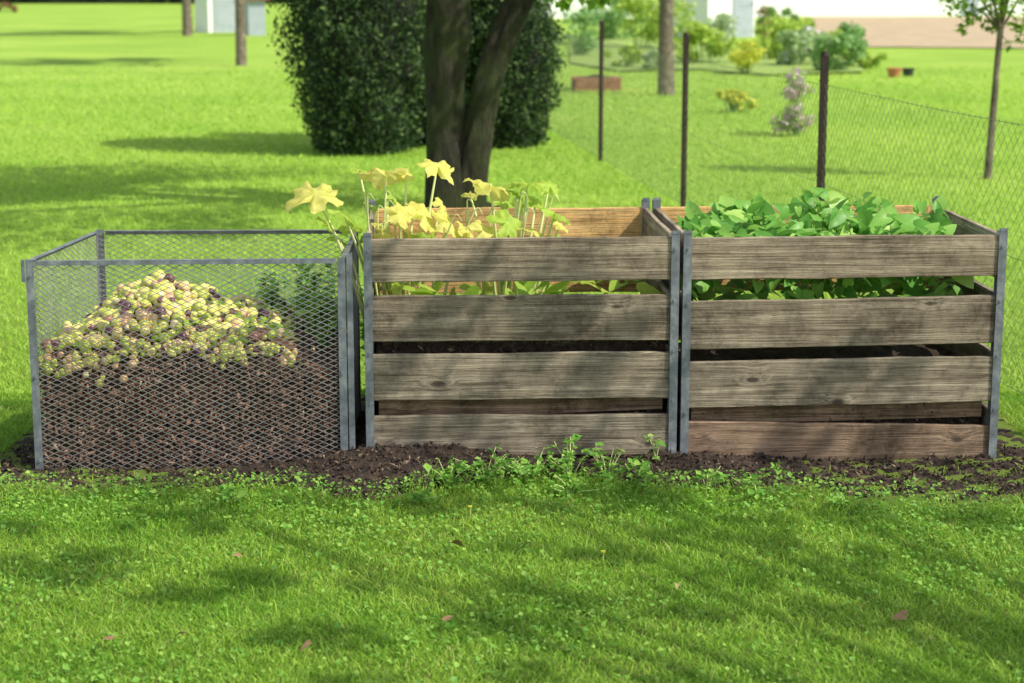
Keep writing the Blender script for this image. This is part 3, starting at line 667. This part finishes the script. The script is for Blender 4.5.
# ---------------------------------------------------------------- distant garden
def gp(px,py):  # spot on the lawn, from the viewing angle measured in the photograph
    t=3425/(py+25)*((1.8-GZ)/1.8); return ((px-512)/1867*t, t*(.9813+(341.5-py)*.0001031), t)
YEL=leaf_mat('yellow_flowers',[(0,(.35,.5,.07)),(.4,(.6,.66,.08)),(1,(.85,.78,.12))],.3)
PUR=leaf_mat('purple_flowers',[(0,(.26,.44,.10)),(.55,(.44,.58,.16)),(.59,(.66,.38,.64)),(1,(.85,.58,.78))],.3)
LIM=leaf_mat('lime_shrub',[(0,(.3,.48,.06)),(1,(.58,.70,.14))],.3)
MGR=leaf_mat('mid_green_shrub',[(0,(.14,.28,.06)),(1,(.32,.50,.13))],.3)
PAL=leaf_mat('pale_shrub',[(0,(.28,.44,.16)),(.85,(.52,.64,.32)),(.9,(.75,.7,.75)),(1,(.8,.75,.8))],.3)
BLG=leaf_mat('bluish_shrub',[(0,(.17,.34,.10)),(1,(.38,.58,.22))],.3)
RED=leaf_mat('russet_shrub',[(0,(.2,.16,.07)),(1,(.45,.24,.12))],.3)
def shrub(px,py,wpx,hpx,mt,label,n=900,airy=False):
    X,Y,t=gp(px,py); w=wpx/1867*t; h=hpx/1867*t
    root=obj('garden_shrub',None,None,loc=(X,Y,gz),label=label,category='shrub')
    bb=B(); cs=[]
    for k in range(24 if airy else 13):
        a=random.uniform(0,6.28); q=random.uniform(.12,.88); z=q*h
        r=w*(.20+.28*math.sin(math.pi*min(q*1.1,1)))*random.uniform(.2,1)
        s0=.35*r
        P,R=smooth_path([(math.cos(a)*s0,math.sin(a)*s0,-.02),(math.cos(a)*(s0+r)*.5,math.sin(a)*(s0+r)*.5,z*.55),(math.cos(a)*r,math.sin(a)*r,z)],[.005,.004,.002] if airy else [.010,.008,.004],4); v,f=tube(P,R,5); bb.add(v,f)
        cs.append((math.cos(a)*r,math.sin(a)*r,z,min(w,h)*(.19 if airy else .27)*random.uniform(.7,1.1)))
    obj('stem',bb.mesh('shrub_stem'),M['beanstalk'],parent=root)
    v,f=cloud(cs,n,max(.035,w*(.075 if airy else .08))); obj('foliage',mesh('shrub_leaves',v,f),mt,parent=root)
shrub(797,136,58,80,PUR,'tall shrub with pale purple blossoms on the lawn',1300,True)
shrub(731,112,56,22,YEL,'low yellow-green garden plant on the lawn',1100)
shrub(746,74,42,34,YEL,'yellow flowering bush beside the garden bed',1100)
shrub(800,66,64,40,PAL,'pale grey-green shrub in the garden bed',1300)
shrub(838,72,64,42,BLG,'bluish green shrub at the edge of the garden bed',1300)
shrub(775,60,54,44,LIM,'bright green shrub in the garden bed',1100)
shrub(640,48,62,54,LIM,'bright green shrub in the garden bed',1100)
shrub(612,40,60,44,BLG,'bluish green shrub in the garden bed',1100)
shrub(704,64,66,40,LIM,'light green bush in the garden bed',1200)
shrub(680,50,50,60,LIM,'light green tall bush in the garden bed',1200)
shrub(578,56,50,48,BLG,'bluish green shrub beside the conifer',1100)
shrub(724,46,40,34,PAL,'pale shrub in front of the white hut')
shrub(763,44,18,40,RED,'russet pointed shrub near the white hut')
shrub(655,70,40,20,PAL,'small pale plant in the garden bed')
shrub(625,68,50,22,LIM,'low lime green plants in the garden bed')
shrub(8,12,30,10,RED,'distant russet bush at the lawn edge')
shrub(862,68,50,20,LIM,'low green plants beside the field')
shrub(806,50,66,32,LIM,'green shrub behind the garden bed')
shrub(850,50,50,26,BLG,'bluish green bush before the brown field')
shrub(600,24,54,28,PAL,'pale bush in front of the white house')
shrub(655,22,44,28,MGR,'green bush in front of the white house')
shrub(775,26,44,20,MGR,'green bush in front of the white house')
def sheet(name,pts,z,mt):
    me=mesh(name,[(x_,y_,z) for x_,y_ in pts],[tuple(range(len(pts)))]); return obj(name,me,mt,kind='structure')
M['field']=rough_mat('brown_field',[(.3,(.36,.27,.16)),(.7,(.54,.42,.26))],1.2,.95,.3,4)
q=[gp(806,47)[:2],gp(1150,50)[:2],gp(1250,17)[:2],gp(800,17)[:2]]
sheet('field',q,GZ+.03,M['field'])
q=[gp(570,64)[:2],gp(620,72)[:2],gp(700,70)[:2],gp(760,76)[:2],gp(865,73)[:2],gp(850,52)[:2],gp(700,44)[:2],gp(570,36)[:2]]
sheet('garden_bed',q,GZ+.034,rough_mat('bed_soil',[(.3,(.18,.28,.05)),(.7,(.34,.46,.10))],5,.95,.5,12))
X,Y,t=gp(596,90)
BR=rough_mat('red_brick',[(.3,(.30,.11,.07)),(.7,(.46,.21,.13))],12,.9,.4,30)
root=obj('brick_planter',None,None,loc=(X,Y,gz),label='low red brick planter with dark soil',category='planter')
bb=B(); w=.72/2; 
for r in range(3):
    z=r*.075
    for s_ in (-1,1):
        for k in range(4):
            a=-w+k*(2*w/4)+(.02 if r%2 else 0); bb.box(a,a+2*w/4-.012,s_*.22-.05,s_*.22+.05,z,z+.068)
        bb.box(s_*w-.05,s_*w+.05,-.165,.165,z,z+.068)
obj('wall',bb.mesh('planter_wall'),BR,parent=root)
bb=B(); bb.add([(-w+.05,-.17,.19),(w-.05,-.17,.19),(w-.05,.17,.19),(-w+.05,.17,.19),(0,0,.27)],[(0,1,4),(1,2,4),(2,3,4),(3,0,4)]); obj('soil_fill',bb.mesh('soil_fill'),M['soil'],parent=root)
def pot(px,py,r,h,mt,label):
    X,Y,t=gp(px,py); ns=18; prof=[(0,0),(r*.7,0),(r*.95,h*.82),(r*1.08,h*.82),(r*1.1,h),(r*.95,h),(r*.9,h*.85),(0,h*.85)]
    v=[];f=[]
    for (rr,z) in prof:
        for k in range(ns): v.append((rr*math.cos(6.2832*k/ns),rr*math.sin(6.2832*k/ns),z))
    for j in range(len(prof)-1):
        for k in range(ns): f.append((j*ns+k,j*ns+(k+1)%ns,(j+1)*ns+(k+1)%ns,(j+1)*ns+k))
    obj('plant_pot',mesh('plant_pot',v,f),mt,loc=(X,Y,gz),smooth=False,label=label,category='plant pot')
TC=rough_mat('terracotta',[(.3,(.40,.13,.06)),(.7,(.55,.22,.11))],9,.8,.1,30)
DK=rough_mat('dark_plastic',[(.3,(.02,.02,.022)),(.7,(.05,.05,.05))],9,.6,0)
pot(894,77,.14,.17,TC,'terracotta plant pot standing on the lawn'); pot(908,76,.12,.15,DK,'dark plastic plant pot standing on the lawn')
WH=rough_mat('white_render',[(.3,(.82,.82,.80)),(.7,(.90,.90,.88))],2,.9,.1,20)
GL=rough_mat('window_glass',[(.3,(.03,.04,.05)),(.7,(.07,.08,.09))],2,.15,0)
TI=rough_mat('roof_tiles',[(.3,(.18,.07,.05)),(.7,(.3,.13,.09))],5,.9,.4,20)
BLU=rough_mat('grey_paint',[(.3,(.30,.34,.38)),(.7,(.38,.43,.47))],5,.7,0)
def building(name,loc,rot,w,d,h,rh,nwin,label,cat,wallm,doorx=None,ws=(1.1,1.2),sill=.95,body='wall'):
    root=obj(name,None,None,loc=loc,rotz=rot,label=label,category=cat)
    bb=B(); bb.box(0,w,0,d,-.1,h); bb.add([(0,0,h),(0,d,h),(0,d/2,h+rh),(w,0,h),(w,d,h),(w,d/2,h+rh)],[(0,2,1),(3,4,5)]); obj('wall',bb.mesh('wall'),wallm,parent=root)
    o=.3*min(1,h/2.6); bb=B(); 
    sl=rh/(d/2); 
    bb.add([(-o,-o,h-o*sl+.02),(w+o,-o,h-o*sl+.02),(w+o,d/2,h+rh+.02),(-o,d/2,h+rh+.02),(w+o,d+o,h-o*sl+.02),(-o,d+o,h-o*sl+.02),
            (-o,-o,h-o*sl+.14),(w+o,-o,h-o*sl+.14),(w+o,d/2,h+rh+.14),(-o,d/2,h+rh+.14),(w+o,d+o,h-o*sl+.14),(-o,d+o,h-o*sl+.14)],
           [(0,3,2,1),(3,5,4,2),(6,7,8,9),(9,8,10,11),(0,1,7,6),(5,11,10,4),(1,2,8,7),(2,4,10,8),(0,6,9,3),(3,9,11,5)])
    obj('roof',bb.mesh('roof'),TI,parent=root)
    for k in range(nwin):
        x=(k+.5)*w/nwin
        if doorx is not None and abs(x-doorx)<1.0: continue
        fr=obj('window',None,None,parent=root,loc=(x,0,sill))
        a,b_=ws; bb=B(); t_=.07
        bb.box(-a/2,a/2,-.03,.0-.002,0,t_); bb.box(-a/2,a/2,-.03,-.002,b_-t_,b_); bb.box(-a/2,-a/2+t_,-.03,-.002,t_,b_-t_); bb.box(a/2-t_,a/2,-.03,-.002,t_,b_-t_); bb.box(-.03,.03,-.03,-.002,t_,b_-t_)
        obj('frame',bb.mesh('frame'),BLU,parent=fr)
        bb=B(); bb.box(-a/2+t_,-.03,-.012,-.004,t_,b_-t_); bb.box(.03,a/2-t_,-.012,-.004,t_,b_-t_); obj('pane',bb.mesh('pane'),GL,parent=fr)
        bb=B(); bb.box(-a/2-.05,a/2+.05,-.10,-.002,-.06,-.002); obj('sill',bb.mesh('sill'),BLU,parent=fr)
    if doorx is not None:
        dh=min(2.05,h-.25); bb=B(); bb.box(doorx-.42,doorx+.42,-.04,-.003,0,dh); bb.box(doorx-.3,doorx+.3,-.05,-.04,.2,dh*.45); bb.box(doorx-.3,doorx+.3,-.05,-.04,dh*.52,dh-.18)
        dr=obj('door',bb.mesh('door'),BLU,parent=root)
        bb=B(); bb.box(doorx+.32,doorx+.36,-.10,-.05,1.0,1.04); obj('handle',bb.mesh('handle'),M['steel'],parent=dr)
building('white_house',(1.6,84,gz),math.radians(14),26,9,5.4,3,7,'long white rendered house beyond the brown field','house',WH,doorx=20.5,sill=1.6)
building('white_hut',(5.95,57.5,gz),math.radians(35),1.9,1.8,2.1,.5,0,'small white garden hut behind the beds','hut',WH,doorx=1.4)
building('garden_shed',(-10.1,63,gz),math.radians(35),1.2,1.0,1.9,.5,0,'pale garden shed at the far lawn edge','shed',WH,doorx=.6,ws=(.5,.5),sill=1.1)
building('garden_shed',(-8.35,60,gz),math.radians(22),.55,.7,1.2,.3,0,'small grey garden shed next to a tree','shed',BLU)
bb=B(); root=obj('hedge',None,None,loc=(-24,128,gz),label='long dark green hedge closing the far lawn',category='hedge')
HG=leaf_mat('hedge_leaves',[(0,(.03,.06,.02)),(1,(.10,.17,.05))],.2)
cs=[(x_,random.uniform(-.3,.3),z,1.0) for x_ in np.arange(-30,24,.9) for z in (.8,1.9,3.0)]
v,f=cloud(cs,9000,.55); obj('foliage',mesh('hedge_foliage',v,f),HG,parent=root)
bb.box(-30,24,-.4,.4,0,2.8); obj('inner_branches',bb.mesh('hedge_core'),M['core'],parent=root)
# ---------------------------------------------------------------- fallen leaves + flowers
FLm=rough_mat('dry_leaf',[(.3,(.22,.12,.055)),(.7,(.38,.24,.12))],30,.9,0)
FLy=rough_mat('dry_yellow_leaf',[(.3,(.42,.34,.12)),(.7,(.58,.50,.20))],30,.9,0)
for i,(px,py) in enumerate([(310,658),(235,568),(447,635),(677,598),(452,555),(905,630),(110,655),(185,648)]):
    X,Y,t=gp(px,py); v,f=heart_leaves([(0,0,0)],.038,tilt=.35)
    obj('fallen_leaf',mesh('fallen_leaf',v,f),FLm if i!=3 else FLy,loc=(X,Y,gz+.046),smooth=True,label='curled brown fallen leaf lying on the grass' if i!=3 else 'pale yellow fallen leaf lying on the grass',category='leaf',group='leaves fallen on the lawn')
for (px,py) in [(603,566),(470,520)]:
    X,Y,t=gp(px,py); bb=B(); v,f=tube([(0,0,0),(.002,0,.045)],[.001,.001],4); bb.add(v,f)
    root=obj('dandelion',bb.mesh('flower_stem'),M['stalk'],loc=(X,Y,gz),label='tiny yellow flower standing in the grass',category='flower')
    bb=B(); v,f=tube([(0,0,.045),(0,0,.052)],[.006,.009],8); bb.add(v,f); obj('blossom',bb.mesh('blossom'),YEL,parent=root)
# ---------------------------------------------------------------- light
SD=Vector((SX,SY,SZ)).normalized()
L=bpy.data.lights.new('sun','SUN'); L.energy=5; L.angle=math.radians(.55); L.color=(1,.94,.82)
lo=bpy.data.objects.new('sun',L); COL.objects.link(lo); lo.rotation_euler=SD.to_track_quat('Z','Y').to_euler(); lo.location=(10,-3,12)
w=bpy.data.worlds.new('World'); S.world=w; w.use_nodes=True; nt=w.node_tree
bg=nt.nodes.get('Background'); sk=nt.nodes.new('ShaderNodeTexSky'); sk.sky_type='NISHITA'; sk.sun_disc=False
sk.sun_elevation=math.asin(SD.z); sk.sun_rotation=math.atan2(SD.x,SD.y)
hs=nt.nodes.new('ShaderNodeHueSaturation'); hs.inputs['Saturation'].default_value=.5
nt.links.new(sk.outputs[0],hs.inputs['Color']); nt.links.new(hs.outputs[0],bg.inputs[0]); bg.inputs[1].default_value=.20
S.view_settings.view_transform='Standard'; S.view_settings.look='None'; S.view_settings.exposure=0
# ---------------------------------------------------------------- camera
cd=bpy.data.cameras.new('camera'); cd.sensor_width=36; cd.lens=1867/1024*36; cd.clip_end=2000; cd.clip_start=.05
co=bpy.data.objects.new('camera',cd); COL.objects.link(co); co.location=(0,0,1.8); co.rotation_euler=(math.radians(90-11.1),0,0)
cd.dof.use_dof=True; cd.dof.focus_distance=6.9; cd.dof.aperture_fstop=3.4
S.camera=co
